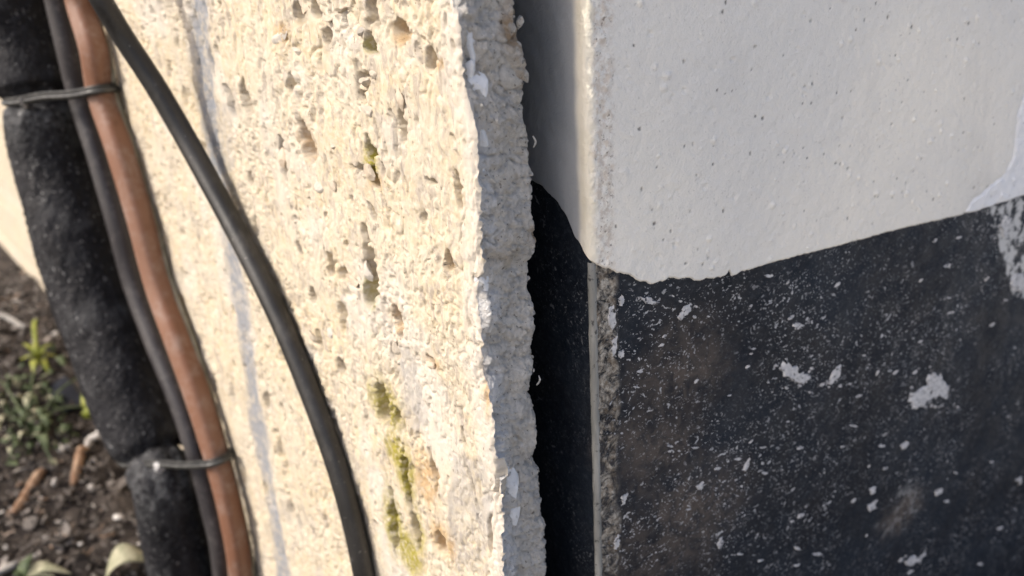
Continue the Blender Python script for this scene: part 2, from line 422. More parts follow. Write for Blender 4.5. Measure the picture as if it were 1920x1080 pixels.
dz_row = zrow
def pit(cx, cz, a, b, depth, tilt=0.0):
    r0 = np.searchsorted(zrow, cz-b*1.8-.003); r1 = np.searchsorted(zrow, cz+b*1.8+.003)
    if r1-r0 < 2: return
    xm = xc[min(r0, len(xc)-1)]
    ww = xm-cx
    c0 = len(wcol)-np.searchsorted(wcol[::-1], ww+a*2+.012); c1 = len(wcol)-np.searchsorted(wcol[::-1], max(ww-a*2-.012, 0))
    c0 = max(c0-1, 0); c1 = min(c1+1, len(wcol))
    if c1-c0 < 1: return
    sl_ = (slice(r0, r1), slice(c0, c1))
    dx = wx[sl_]-cx; dz = wz[sl_]-cz; dx = dx-tilt*dz
    k = smooth(1.10, .70, np.sqrt((dx/a)**2+(dz/b)**2)+NPIT[sl_])
    HP[sl_] -= k*depth; pitmask[sl_] = np.maximum(pitmask[sl_], k)
big = [  # pixel centre, half width px, half height px, depth mm
 (695, 30, 12, 34, 5), (690, 88, 10, 20, 5), (748, 60, 14, 26, 4), (560, 28, 8, 22, 2.5), (612, 78, 7, 26, 3), (590, 18, 8, 18, 3), (575, 265, 12, 36, 5), (530, 300, 7, 40, 4),
 (462, 185, 8, 34, 4), (395, 118, 6, 26, 3), (690, 280, 7, 30, 5.5), (697, 335, 10, 26, 5), (672, 318, 14, 8, 3), (752, 235, 8, 36, 4.5), (675, 185, 10, 12, 4), (680, 150, 12, 18, 2.5), (545, 155, 8, 18, 3.5),
 (620, 500, 9, 22, 4.5), (645, 515, 10, 14, 4), (694, 500, 10, 40, 5.5), (690, 548, 12, 24, 5), (683, 440, 6, 22, 3.5), (665, 530, 12, 8, 3), (840, 490, 7, 22, 4), (857, 365, 5, 30, 3.5), (742, 600, 10, 26, 4), (738, 660, 8, 16, 2.5),
 (716, 760, 13, 36, 5), (752, 790, 8, 18, 4), (764, 900, 7, 60, 6), (738, 980, 8, 52, 6), (780, 1000, 8, 40, 4.5), (828, 1022, 12, 18, 4.5), (815, 890, 6, 36, 3), (530, 855, 7, 34, 3), (546, 950, 6, 26, 3), (640, 690, 6, 22, 3),
 (436, 745, 5, 22, 2.5), (810, 680, 10, 8, 3), (805, 340, 8, 7, 3.5), (460, 640, 5, 20, 2.5), (415, 880, 5, 20, 3), (400, 720, 4, 18, 3), (500, 930, 6, 20, 2.5), (612, 990, 5, 22, 2), (640, 600, 6, 24, 2.5), (600, 640, 6, 22, 2.5),
 (930, 905, 3, 40, 2.5), (918, 1000, 4, 40, 2.5), (870, 820, 3, 16, 2)]
for a, b, hw, hh, dmm in big:
    x0, z0 = P(a, b); x1, _ = P(a+hw, b); _, z1 = P(a, b-hh)
    pit(x0, z0, abs(x1-x0), abs(z1-z0), dmm*.0018, random.uniform(-.15, .15))
def rnd_u(): return -random.random()*.42 if random.random() < .7 else -random.uniform(.3, .95)
def roughness_at(x, z): return float(smooth(-.5, .5, fbm(np.array([x*30]), np.array([z*16]), 3, 1))[0])
for i in range(3600):                                                      # fine pores, clustered
    cx = rnd_u(); cz = random.uniform(-.11, .42)
    if random.random() > .15+roughness_at(cx, cz): continue
    a = random.uniform(.0006, .0011); pit(cx, cz, a, a*random.uniform(1, 2.6), a*random.uniform(.8, 2.2), random.uniform(-.6, .4))
for i in range(420):                                                       # middling hollows
    cx = rnd_u(); cz = random.uniform(-.11, .42)
    if random.random() > .25+.75*roughness_at(cx, cz): continue
    a = random.lognormvariate(math.log(.0017), .35); pit(cx, cz, a, a*random.uniform(.8, 2.4), a*random.uniform(.8, 2.6), random.uniform(-.7, .5))
for i in range(420):                                                       # bigger hollows further along the wall
    cx = -random.uniform(.2, .95); cz = random.uniform(-.11, .42); a = random.lognormvariate(math.log(.0026), .35)*(.7-cx*.7)
    pit(cx, cz, a, a*random.uniform(.9, 2.2), a*random.uniform(.7, 1.6), random.uniform(-.5, .3))
for i in range(170):                                                       # thin broken cracks
    cx = rnd_u(); cz = random.uniform(-.11, .42); b = random.uniform(.003, .010)
    pit(cx, cz, random.uniform(.0006, .0009), b, random.uniform(.0012, .0032), random.uniform(-.45, .15))
for i in range(900):                                                       # proud grains
    cx = rnd_u(); cz = random.uniform(-.11, .42)
    if random.random() > roughness_at(cx, cz): continue
    a = random.lognormvariate(math.log(.0013), .4); pm = pitmask.copy() if False else None
    pit(cx, cz, a, a*random.uniform(.8, 1.6), -a*random.uniform(.2, .5), random.uniform(-.4, .4))
# grey-blue streak and patches, smoother and slightly sunken
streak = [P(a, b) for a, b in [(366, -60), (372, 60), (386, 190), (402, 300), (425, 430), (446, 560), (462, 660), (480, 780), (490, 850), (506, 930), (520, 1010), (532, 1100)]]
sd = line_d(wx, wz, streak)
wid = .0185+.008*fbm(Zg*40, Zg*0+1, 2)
bluegrey = 1.0*smooth(wid, wid*.35, sd)*smooth(-.95, -.25, fbm(U*50, Zg*30, 3, 2)+.15)
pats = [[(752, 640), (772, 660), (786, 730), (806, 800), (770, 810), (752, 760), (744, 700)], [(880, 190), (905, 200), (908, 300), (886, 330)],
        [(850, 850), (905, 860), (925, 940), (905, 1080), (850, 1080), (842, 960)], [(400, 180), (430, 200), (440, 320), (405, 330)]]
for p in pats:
    sdp = poly_sd(wx, wz, [P(*q) for q in p]); bluegrey = np.maximum(bluegrey, .40*smooth(.0015, -.003, sdp))
pale = smooth(.016, .004, W+.004*fbm(U*90, Zg*60, 2))*.8
pale = np.maximum(pale, .7*smooth(.15, .6, fbm(U*24+4, Zg*18, 3, 3)))
flat = np.maximum(bluegrey, 0)
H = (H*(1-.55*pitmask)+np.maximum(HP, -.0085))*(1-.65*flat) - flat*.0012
mossp = [(690, 300, 14, 52), (692, 548, 13, 34), (722, 764, 32, 50), (764, 895, 22, 84), (738, 980, 20, 72), (688, 88, 11, 16), (784, 1000, 13, 56), (745, 840, 22, 46), (765, 1030, 30, 50)]
moss = np.zeros_like(U)
for a, b, hw, hh in mossp:
    x0, z0 = P(a, b); x1, _ = P(a+hw, b); _, z1 = P(a, b-hh)
    q = np.sqrt(((wx-x0)/(x1-x0))**2+((wz-z0)/(z1-z0))**2)
    moss = np.maximum(moss, smooth(1.25, .3, q+.35*fbm(U*120, Zg*80, 3)))
ochp = [(575, 265, 18, 50), (745, 65, 22, 36), (742, 600, 14, 40), (830, 1015, 30, 40), (810, 680, 18, 14), (800, 900, 26, 60), (820, 120, 14, 16), (530, 60, 20, 24), (700, 340, 20, 24), (912, 745, 9, 50), (840, 490, 10, 26)]
och = np.zeros_like(U)
for a, b, hw, hh in ochp:
    x0, z0 = P(a, b); x1, _ = P(a+hw, b); _, z1 = P(a, b-hh)
    q = np.sqrt(((wx-x0)/(x1-x0))**2+((wz-z0)/(z1-z0))**2)
    och = np.maximum(och, .75*smooth(1.2, .2, q+.3*fbm(U*150, Zg*90, 3, 1)))
edge = np.exp(-W/.0011)*.0011*(1+.9*fbm(Zg*400, U*400, 2, 1))
H = np.where(Zg > .43, 0, H)
Yf = -H+edge
face = np.stack([U, Yf, Zg], -1)
wall = thing('cladding_wall', 'cream rough scraped render wall slab with a broken grey mortar end', 'wall', (-1.0, .015, 0))
o = grid_obj('render_face', face, CREAM, wall, dict(pale=pale, bluegrey=bluegrey, moss=moss, ochre=och), flip=True)
o['label'] = 'sunlit cream render, pitted, with mossy hollows'
o.data.flip_normals()

# broken end: columns from the corner to the back edge
tb = np.interp(np.clip(zrow, bp[0, 1], bp[-1, 1]), bp[:, 1], bp[:, 0])
tb = tb + fbm(zrow*110, zrow*0+7, 4, 2)*.0015 + np.maximum(fbm(zrow*330, zrow*0+5, 2, 1), 0)*.0014*smooth(-.3, .4, fbm(zrow*60, zrow*0+2, 2))
kcol = np.linspace(0, 1, 96)
K, Z2 = np.meshgrid(kcol, zrow)
y_c = face[:, -1, 1]; x_c = face[:, -1, 0]
V2 = y_c[:, None]+(tb-y_c)[:, None]*K
Yn = V2
step = smooth(.004, .009, V2+.004*fbm(Z2*70, V2*70, 2, 1))
tt = fbm(Yn*95+Z2*25, Z2*75-Yn*30, 3, 1)*5; fr = tt-np.floor(tt)
E = (np.floor(tt)+smooth(.75, 1, fr))*.0008 + fbm(Yn*60, Z2*60, 2)*.0014 + np.abs(fbm(Yn*150+Z2*60, Z2*190-Yn*90, 4, 2))*.0013 + fbm(Yn*800, Z2*800, 2, 3)*.0005
rr = 1-np.abs(fbm(Yn*90-Z2*40, Z2*200+Yn*60, 3, 3)); E -= smooth(.82, .98, rr)*.0011
pl_x = np.interp(V2, [0, .01, .03], [0, .0, -.001])
base = np.where(K < 1, 0, 0)
fade = smooth(0, .12, K)
ximg = np.interp(np.clip(zrow, cp[0, 1], cp[-1, 1]), cp[:, 1], cp[:, 0])*0
Xe = x_c[:, None]*(1-fade)+(np.minimum(x_c[:, None], 0)*.25+E+.0008)*fade - smooth(.90, 1.0, K)*.0022*(1+.6*fbm(Z2*200, V2*200, 2))
end = np.stack([Xe, V2, Z2], -1)
pale2 = .9*smooth(.0115, .0085, V2+.0045*fbm(Z2*60, V2*120, 3, 1))*smooth(-.25, .15, fbm(Z2*28, V2*10, 2, 2)+.1)
och2 = np.zeros_like(K)
for a, b, hw, hh, s in [(955, 60, 26, 70, .8), (960, 30, 18, 30, .8), (978, 150, 22, 24, .7), (992, 440, 14, 22, .9), (985, 110, 14, 20, .6), (905, 700, 20, 40, .4)]:
    q0 = hit_x(a, b, 0); q1 = hit_x(a+hw, b, 0); q2 = hit_x(a, b-hh, 0)
    q = np.sqrt(((V2-q0[1])/(q1[1]-q0[1]))**2+((Z2-q0[2])/(q2[2]-q0[2]))**2)
    och2 = np.maximum(och2, s*smooth(1.2, .2, q+.3*fbm(V2*200, Z2*150, 2)))
o = grid_obj('broken_end', end, MORTAR, wall, dict(pale=pale2, ochre=och2))
o['label'] = 'shaded grey crumbly mortar end of the slab'
# back of the slab, coloured dark so the gap looks deeper in shade
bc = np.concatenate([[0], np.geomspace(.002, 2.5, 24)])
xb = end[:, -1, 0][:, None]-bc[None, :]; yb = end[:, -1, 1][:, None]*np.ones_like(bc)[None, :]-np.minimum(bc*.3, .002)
o = grid_obj('slab_back', np.stack([xb, yb, np.repeat(zrow[:, None], len(bc), 1)], -1), GAPDARK, wall, dict(pale=xb*0, ochre=xb*0))

def lump(name, mat, parent, cx, size, nrm, seed, rot=0, parts=3, flat=.5):
    """an angular broken piece: displaced icosphere-like hull"""
    r = random.Random(seed); bm = bmesh.new()
    bmesh.ops.create_icosphere(bm, subdivisions=3, radius=1)
    dirs = [Vector((r.uniform(-1, 1), r.uniform(-1, 1), r.uniform(-1, 1))).normalized() for _ in range(11)]
    cut = [r.uniform(.35, .75) for _ in dirs]
    for v in bm.verts:
        for d, k in zip(dirs, cut):
            e = v.co.dot(d)
            if e > k: v.co -= d*(e-k)*.9
        v.co *= 1+r.uniform(-.035, .035)
    V = np.array([v.co[:] for v in bm.verts]); F = [[v.index for v in f.verts] for f in bm.faces]; bm.free()
    n = np.array(nrm, float); n /= np.linalg.norm(n)
    zup = np.array([0, 0, 1.]); t = np.cross(zup, n); t /= np.linalg.norm(t); b = np.cross(n, t)
    c, s = math.cos(rot), math.sin(rot); t, b = t*c+b*s, b*c-t*s
    Vw = np.array(cx)+np.outer(V[:, 0]*size[0], t)+np.outer(V[:, 1]*size[1], b)+np.outer(V[:, 2]*size[2], n)
    return mesh_obj(name, Vw, F, mat, parent, False)
# bluish plaster chips clinging to the broken edge (pixel centre, half-width, half-height)
for i, (a, b, hw, hh) in enumerate([(880, 60, 13, 60), (893, 165, 17, 32), (903, 250, 18, 46), (900, 345, 12, 44), (908, 375, 12, 24), (905, 520, 13, 34), (912, 575, 12, 38), (958, 915, 18, 52), (962, 965, 14, 32), (945, 890, 10, 26), (880, 130, 10, 20), (896, 430, 8, 40)]):
    q0 = hit_x(a, b, -.001); q1 = hit_x(a+hw, b, -.001); q2 = hit_x(a, b-hh, -.001)
    lump('plaster_chip', PLASTER, wall, q0, (abs(q1[1]-q0[1])*1.15, abs(q2[2]-q0[2])*1.2, .0026), (1, -.25, .0), 30+i, random.uniform(-.15, .15))
# coarser mortar lumps on the end and crumbs along its back edge
for i, (a, b, hw, hh) in enumerate([(958, 140, 26, 30), (985, 140, 8, 22), (966, 100, 10, 12), (975, 40, 7, 18)]):
    q0 = hit_x(a, b, -.001); q1 = hit_x(a+hw, b, -.001); q2 = hit_x(a, b-hh, -.001)
    lump('mortar_lump', MORTAR, wall, q0, (abs(q1[1]-q0[1]), abs(q2[2]-q0[2]), .0028), (1, 0, 0), 60+i)
for i in range(46):
    z = random.uniform(.11, .41); k = int(np.searchsorted(zrow, z)); e = end[min(k, len(zrow)-1), -4]
    s = random.uniform(.0005, .0014)
    lump('mortar_crumb', MORTAR, wall, e+np.array([random.uniform(-.001, .0008), random.uniform(-.0015, .0004), 0]), (s, s*random.uniform(.8, 2), s*.9), (1, .3, 0), 100+i, random.uniform(-1, 1))
for a, b, da, db in ((999, 255, 1, 22), (1006, 722, 4, -18)):
    q = hit_x(a, b, .001); q2 = hit_x(a+da, b+db, .0012)
    V, F = tube(catmull([q, (q+q2)/2+np.array([.0008, .0006, 0]), q2], 7), np.array([.0003, .0004, .0004, .0004, .0004, .0003, .0002]), 6)
    mesh_obj('mortar_sliver', V, F, MORTAR, wall)
# pebbles bedded in the render
peb = [(522, 68, 18, 16), (680, 152, 10, 14), (690, 205, 16, 14), (612, 35, 8, 9), (752, 195, 10, 30), (624, 275, 7, 9), (570, 345, 10, 10), (690, 325, 10, 18), (660, 525, 14, 20), (688, 512, 12, 24), (596, 350, 9, 12), (620, 345, 9, 16),
       (805, 684, 8, 8), (570, 20, 10, 14), (432, 300, 8, 14), (585, 630, 6, 12), (618, 628, 6, 14), (740, 650, 9, 14), (640, 20, 8, 8), (528, 295, 9, 22), (676, 60, 9, 10), (556, 95, 9, 10), (700, 140, 7, 12)]
for i, (a, b, hw, hh) in enumerate(peb):
    q0 = hit_y(a, b, 0); q1 = hit_y(a+hw, b, 0); q2 = hit_y(a, b-hh, 0)
    lump('pebble', PEBBLE, wall, q0+np.array([0, .0006, 0]), (abs(q1[0]-q0[0]), abs(q2[2]-q0[2]), .0020), (0, -1, 0), 300+i, random.uniform(-.3, .3))

# ================================================================== painted pillar
ang = math.radians(9)
SD = np.array([-math.cos(ang), math.sin(ang), 0]); FD = np.array([math.sin(ang), math.cos(ang), 0])   # along the side (inwards), along the front
KC = CAM+ray(1110, 540)*.3285; KC[2] = 0                                     # corner
def on_front(a, b): p = hit(a, b, KC, -SD); return (p-KC).dot(FD), p[2]
def on_side(a, b): p = hit(a, b, KC, FD); return (p-KC).dot(SD), p[2]
smax = on_front(1960, 700)[0]
RC = .0028
def pillar_pt(s, n):
    """point at signed run s (front positive, side negative) pushed out by n"""
    s = np.asarray(s, float); a = np.clip(s/RC, -1, 1)*(math.pi/4)          # arc angle across the corner
    L = RC                                                                 # arc half length along s
    cx = KC+SD*RC*.9+FD*RC*.9
    th = a
    nrm = (-SD)[None]*np.sin(math.pi/4+th)[..., None] + (-FD)[None]*np.cos(math.pi/4+th)[..., None]
    rr_ = RC*.9
    base = cx+nrm*rr_ + FD*np.maximum(s-L, 0)[..., None] + SD*np.maximum(-s-L, 0)[..., None]
    return base+nrm*n[..., None]
fl = [on_front(a, b) for a, b in [(1128, 500), (1140, 505), (1180, 515), (1219, 531), (1248, 521), (1280, 518), (1310, 525), (1350, 519), (1362, 513), (1366, 503), (1371, 516), (1400, 506), (1450, 492), (1500, 478), (1560, 463), (1620, 447), (1680, 431), (1740, 417), (1800, 403), (1812, 399), (1830, 396), (1850, 388), (1880, 378), (1930, 362), (1990, 346)]]
sdl = [on_side(a, b) for a, b in [(1106, 482), (1095, 465), (1080, 438), (1065, 408), (1050, 382), (1035, 365), (1020, 353), (1005, 343), (985, 330)]]
ls = np.array([-q[0]-0 for q in sdl][::-1]+[q[0] for q in fl]); lz = np.array([q[1] for q in sdl][::-1]+[q[1] for q in fl])
o_ = np.argsort(ls); ls, lz = ls[o_], lz[o_]
scol = np.concatenate([-np.geomspace(1.4, .075, 10), np.linspace(-.07, -RC, 62), np.linspace(-RC, RC, 16)[1:-1], np.linspace(RC, smax, 500), [smax+.05, smax+.15]])
zl = np.interp(scol, ls, lz)
zl = zl+fbm(scol*150, scol*0, 4)*.0010*(1.6-1.3*smooth(.05, .1, scol))+np.where(scol < -.004, 0, fbm(scol*900, scol*0+2, 2, 1)*.0004)
S0 = scol[None, :]
def paint_rows(kind):
    if kind == 'up':
        t = np.concatenate([np.linspace(0, .02, 10)[:-1], np.linspace(.02, 1, 330)]); top = .435
        z = zl[None, :]+(top-zl[None, :])*t[:, None]
        ext = np.array([.46, .52, .7, 1.1, 2.2])[:, None]*np.ones_like(S0); return np.vstack([z, ext])
    t = np.concatenate([np.linspace(0, .97, 420), np.linspace(.97, 1, 12)[1:]]); bot = -.08
    z = bot+(zl[None, :]-bot)*t[:, None]
    ext = np.array([-.24, -.15, -.12, -.10])[:, None]*np.ones_like(S0); return np.vstack([ext, z])
pillar = thing('painted_pillar', 'square pillar painted light grey above a scuffed black plinth', 'pillar', tuple(KC+SD*.2+FD*.2))
# --- light grey upper coat
Zu = paint_rows('up'); Su = np.repeat(S0, len(Zu), 0)
above = Zu-zl[None, :]
N = fbm(Su*9, Zu*9, 3)*.0004 + fbm(Su*60, Zu*50, 3, 1)*.00018 + fbm(Su*260, Zu*260, 3, 2)*.00020
N += fbm(Su*20+Zu*14, Zu*110-Su*60, 3, 2)*.00014+.0009*smooth(0, .0007, above)+.0006*smooth(.012, .001, above)*smooth(.045, .0, np.abs(Su-.022))
rough = smooth(.0085, .003, np.abs(Su-.0050)+.0022*fbm(Su*260, Zu*130, 3, 1))*(Su > 0)
N += rough*fbm(Su*420, Zu*360, 3, 3)*.0005
hole = np.zeros_like(Su)
rs = random.Random(5)
def dot(arrN, hol, S, Zz, cs, cz, r, depth, amt=1):
    d = np.sqrt((S-cs)**2+((Zz-cz)*.8)**2); k = smooth(r, r*.45, d); arrN -= k*depth; np.maximum(hol, k*amt, out=hol)
for i in range(260):
    cs = rs.uniform(.012, smax); cz = rs.uniform(.2, .42); r = rs.choice((.0005, .0006, .0007, .0009))
    jc = slice(np.searchsorted(scol, cs-.003), np.searchsorted(scol, cs+.003))
    zz = Zu[:, jc.start]; r0 = max(np.searchsorted(zz, cz-.003), 0); r1 = np.searchsorted(zz, cz+.003)
    if r1-r0 < 1: continue
    w_ = (slice(r0, r1), jc); dot(N[w_], hole[w_], Su[w_], Zu[w_], cs, cz, r, .0005, rs.uniform(.3, .95))
for i in range(700):                                                       # little raised grains under the paint
    cs = rs.uniform(.01, smax); cz = rs.uniform(.2, .42); r = rs.uniform(.0007, .0022)
    jc = slice(np.searchsorted(scol, cs-.004), np.searchsorted(scol, cs+.004)); zz = Zu[:, jc.start]
    w_ = (slice(np.searchsorted(zz, cz-.004), np.searchsorted(zz, cz+.004)), jc)
    k = smooth(r, r*.2, np.hypot((Su[w_]-cs)*rs.uniform(.7, 1.4), Zu[w_]-cz)); N[w_] += k*rs.uniform(-.0006, .0009)
wp = [on_front(a, b) for a, b in [(1815, 412), (1808, 398), (1822, 372), (1862, 345), (1885, 322), (1900, 280), (1904, 220), (1925, 160), (1990, 120), (1990, 420)]]
wsd = poly_sd(Su+fbm(Su*180, Zu*180, 3)*.0018, Zu+fbm(Su*180+4, Zu*180, 3, 1)*.0018, wp)
white = smooth(.0006, -.0006, wsd); N += white*(.0003+fbm(Su*200, Zu*200, 3)*.0006)-.0007*smooth(.0016, 0, np.abs(wsd))
Pu = pillar_pt(Su, N)
Pu[..., 2] = Zu
grid_obj('painted_coat', Pu, PAINT, pillar, dict(rough=rough, white=white, hole=hole, side=smooth(-.0035, -.0085, Su+.0010*fbm(Zu*60, Su*60, 2)), cream_edge=smooth(-.0085, -.0035, Su+.0010*fbm(Zu*60, Su*60, 2))*smooth(.0040, .0005, Su+.0016*fbm(Zu*200, Su*200, 3, 1))))['label'] = 'light grey paint with fine pinholes'
# --- black plinth
Zd = paint_rows('dn'); Sd = np.repeat(S0, len(Zd), 0)
N = fbm(Sd*9, Zd*9, 3)*.0008*0 + fbm(Sd*70, Zd*60, 3, 1)*.00025 + fbm(Sd*150, Zd*150, 2, 2)*.00015 - .0002
rough2 = smooth(.0085, .0050, np.abs(Sd-.0058)+.0026*fbm(Sd*200, Zd*90, 3, 1))*(Sd > 0)
N += rough2*(.0002+fbm(Sd*480, Zd*400, 3, 3)*.0007)
dust = np.zeros_like(Sd)
for a, b, hw, hh, k in [(1270, 700, 110, 120, .8), (1220, 850, 110, 130, .7), (1290, 980, 120, 140, .9), (1200, 1000, 60, 120, .5), (1300, 620, 60, 60, .5), (1690, 960, 42, 50, .8), (1560, 700, 500, 400, .05)]:
    q0 = on_front(a, b); q1 = on_front(a+hw, b); q2 = on_front(a, b-hh)
    q = np.sqrt(((Sd-q0[0])/(q1[0]-q0[0]))**2+((Zd-q0[1])/(q2[1]-q0[1]))**2)
    dust = np.maximum(dust, k*smooth(1.2, .1, q+.35*fbm(Sd*40, Zd*40, 3, 1)))
chip = np.zeros_like(Sd)
for pl in [[(1872, 385), (1990, 345), (1990, 470), (1885, 455), (1866, 420)], [(1880, 495), (1990, 470), (1990, 580), (1905, 560)], [(1840, 395), (1870, 385), (1862, 410)], [(1870, 440), (1900, 450), (1910, 490), (1885, 490)]]:
    sdp = poly_sd(Sd+fbm(Sd*150, Zd*150, 3)*.004, Zd+fbm(Sd*150+3, Zd*150, 3, 1)*.004, [on_front(*q) for q in pl])
    chip = np.maximum(chip, smooth(.0008, -.0008, sdp))
q0 = on_front(1688, 955); q1 = on_front(1730, 955); q2 = on_front(1688, 912)
q = np.sqrt(((Sd-q0[0])/(q1[0]-q0[0]))**2+((Zd-q0[1])/(q2[1]-q0[1]))**2)+.25*fbm(Sd*90, Zd*90, 3)
chip = np.maximum(chip, .30*smooth(1.15, .75, q)*smooth(-.1, .5, fbm(Sd*170, Zd*170, 4, 2)))
Pd = pillar_pt(Sd, N); Pd[..., 2] = Zd
grid_obj('black_plinth', Pd, BLACK, pillar, dict(rough=rough2, dust=dust, chip=chip, front=.3+.7*smooth(-.004, .004, Sd)))['label'] = 'black paint speckled with pale splashes and brown dust'
# --- corner bead showing through at the plinth
zz = np.linspace(-.2, float(np.interp(0, scol, zl))-.001, 120)
bn = pillar_pt(np.full(len(zz), -.0004), np.full(len(zz), -.0009)); bn[:, 2] = zz
V, F = tube(bn, .0019+.00025*fbm(zz*200, zz*0, 2), 12, up=(1, 0, 0)); mesh_obj('corner_bead', V, F, BEAD, pillar)

# --- flakes and splashes on the plinth
def flake(pts, thick=.00035, lift=.0003):
    q = np.array([on_front(a, b) for a, b in pts]); c = q.mean(0); fine = []
    n = len(q)
    for i in range(n):
        for t in (0, .2, .4, .6, .8):
            p = q[i]*(1-t)+q[(i+1) % n]*t; L = np.linalg.norm(q[i]-q[(i+1) % n])
            fine.append(p+RNG.normal(0, .085, 2)*L)
    fine = np.array(fine); n = len(fine)
    inner = c+(fine-c)*.86
    def lift3(s, z, h):
        p = pillar_pt(np.array([s]), np.array([h]))[0]; p[2] = z; return p
    V = [lift3(s, z, -.0006) for s, z in fine]+[lift3(s, z, lift+thick*RNG.uniform(.6, 1.2)) for s, z in inner]+[lift3(c[0], c[1], lift+thick)]
    F = [(i, (i+1) % n, n+(i+1) % n, n+i) for i in range(n)]+[(n+i, n+(i+1) % n, 2*n) for i in range(n)]
    V = np.array(V)
    # outward orientation towards the camera
    F = [f[::-1] for f in F] if np.dot(np.cross(V[F[-1][1]]-V[F[-1][0]], V[F[-1][2]]-V[F[-1][0]]), CAM-V[-1]) < 0 else F
    return mesh_obj('paint_flake', V, F, FLAKE, pillar, False)
shapes = [[(1460, 690), (1468, 680), (1490, 690), (1515, 700), (1522, 708), (1508, 722), (1490, 716), (1472, 704)],
          [(1552, 716), (1562, 696), (1576, 682), (1578, 694), (1568, 712), (1556, 722)],
          [(1702, 752), (1706, 738), (1722, 732), (1738, 722), (1740, 704), (1752, 696), (1766, 700), (1770, 712), (1782, 724), (1780, 748), (1766, 738), (1758, 746), (1742, 750), (1728, 764), (1712, 766)],
          [(1272, 596), (1284, 574), (1297, 568), (1296, 582), (1284, 592), (1276, 602)], [(1200, 556), (1218, 560), (1238, 568), (1224, 572), (1208, 566)],
          [(1392, 880), (1400, 866), (1406, 858), (1404, 872), (1398, 884)], [(1306, 912), (1320, 902), (1318, 912), (1310, 918)], [(1345, 1020), (1352, 1006), (1356, 1018), (1348, 1028)],
          [(1695, 1056), (1710, 1044), (1740, 1034), (1724, 1050), (1704, 1062)], [(1160, 560), (1168, 552), (1172, 566), (1164, 574)], [(1142, 575), (1154, 570), (1156, 604), (1148, 622), (1142, 606)],
          [(1146, 640), (1156, 628), (1158, 652), (1150, 670)], [(1160, 660), (1170, 656), (1170, 668), (1162, 672)], [(1166, 930), (1174, 926), (1172, 944), (1166, 946)], [(1152, 1012), (1160, 1000), (1162, 1020), (1154, 1032)],
          [(1486, 610), (1498, 604), (1508, 610), (1496, 616)], [(1630, 916), (1642, 912), (1640, 924), (1632, 928)], [(1626, 946), (1640, 940), (1644, 952), (1630, 958)], [(1752, 920), (1766, 914), (1768, 924), (1756, 928)],
          [(1896, 520), (1912, 510), (1925, 522), (1922, 548), (1905, 545), (1894, 536)], [(1876, 420), (1886, 402), (1896, 410), (1890, 440), (1880, 446)], [(1688, 836), (1700, 826), (1706, 832), (1694, 842)], [(1770, 498), (1782, 494), (1780, 504)], [(1905, 900), (1916, 892), (1914, 906)]]
for s in shapes: flake(s)
for s in shapes[:4]:                                                       # broken bits round the largest flakes
    ca, cb = np.mean(s, 0)
    for k in range(7):
        a, b = ca+rs.gauss(0, 24), cb+rs.gauss(0, 15); L = rs.uniform(2, 4.5)
        flake([(a+L*math.cos(q)*rs.uniform(.5, 1.2), b+L*.7*math.sin(q)*rs.uniform(.5, 1.2)) for q in np.linspace(0, 5.3, 6)], .0002, .0002)
for i in range(70):
    a = rs.uniform(1165, 1915); lo = 540-(a-1220)*.24; b = rs.uniform(max(lo, 420)+20, 1075)
    L = rs.uniform(3, 7)*(1.5 if rs.random() < .12 else 1); w_ = L*rs.uniform(.25, .5); t = math.radians(rs.gauss(-28, 22)); c_, s_ = math.cos(t), math.sin(t)
    pts = [(a+c_*x-s_*y, b+s_*x+c_*y) for x, y in ((-L, 0), (-L*.4, -w_*rs.uniform(.5, 1)), (L*.5, -w_*rs.uniform(.4, 1)), (L, rs.uniform(-.3, .3)*w_), (L*.3, w_*rs.uniform(.5, 1)), (-L*.5, w_*rs.uniform(.4, 1)))]
    flake(pts, .00022, .00025)

# ================================================================== pipe bundle on the wall
def vert_path(px, y, n): return catmull([hit_y(a, b, y) for a, b in px], n)
Yp, Yg, Yo = -.040, -.018, -.0125
orange_c = [(142, -70), (147, 0), (175, 90), (191, 180), (226, 285), (263, 410), (297, 535), (335, 640), (370, 740), (402, 845), (425, 930), (444, 1020), (452, 1080), (462, 1170)]
orange_w = [40, 42, 50, 51, 50, 48, 50, 52, 48, 42, 40, 42, 44, 46]
def width_r(px, wpx, y): return np.array([w_*depth_of(hit_y(a, b, y))/FPX/2 for (a, b), w_ in zip(px, wpx)])
orr = width_r(orange_c, orange_w, Yo)*.97
opath = vert_path(orange_c, Yo, 120); orad = np.interp(np.linspace(0, 1, 120), np.linspace(0, 1, len(orr)), orr)
ORmean = orad.mean(); orad = .5*orad+.5*ORmean
# extend up and down
def extend(path, rad, ztop, zbot):
    a = path[0]; b = path[-1]; d = path[0]-path[3]; d /= d[2]
    up = [a+np.array([d[0]*.3*(z-a[2]), 0, z-a[2]]) for z in (ztop, (ztop+a[2])/2)]
    dn = [b+np.array([0, 0, z-b[2]]) for z in ((b[2]+zbot)/2, zbot)] if b[2] > zbot else []
    return np.vstack([up, path]+([dn] if dn else [])), np.concatenate([[rad[0]]*2, rad, [rad[-1]]*len(dn)])
opath, orad = extend(opath, orad, 1.6, -.16)
t = thing('copper_brown_conduit', 'copper brown oval conduit running down beside the foam pipe', 'conduit', tuple(opath[-1]))
sq = lambda th, i: 1/(np.abs(np.cos(th+.5))**3.2+np.abs(np.sin(th+.5))**3.2)**(1/3.2)*.94
V, F = tube(opath, orad, 36, aspect=.86, wob=sq); mesh_obj('sheath', V, F, COPPER, t)
V, F = tube(np.array([hit_y(a+w_*.5+1, b, -.0034) for (a, b), w_ in zip(orange_c, orange_w)]), .0024, 10)
mesh_obj('shade_strip', V, F, OLIVE, t)  # added strip, coloured as the shaded edge of the conduit
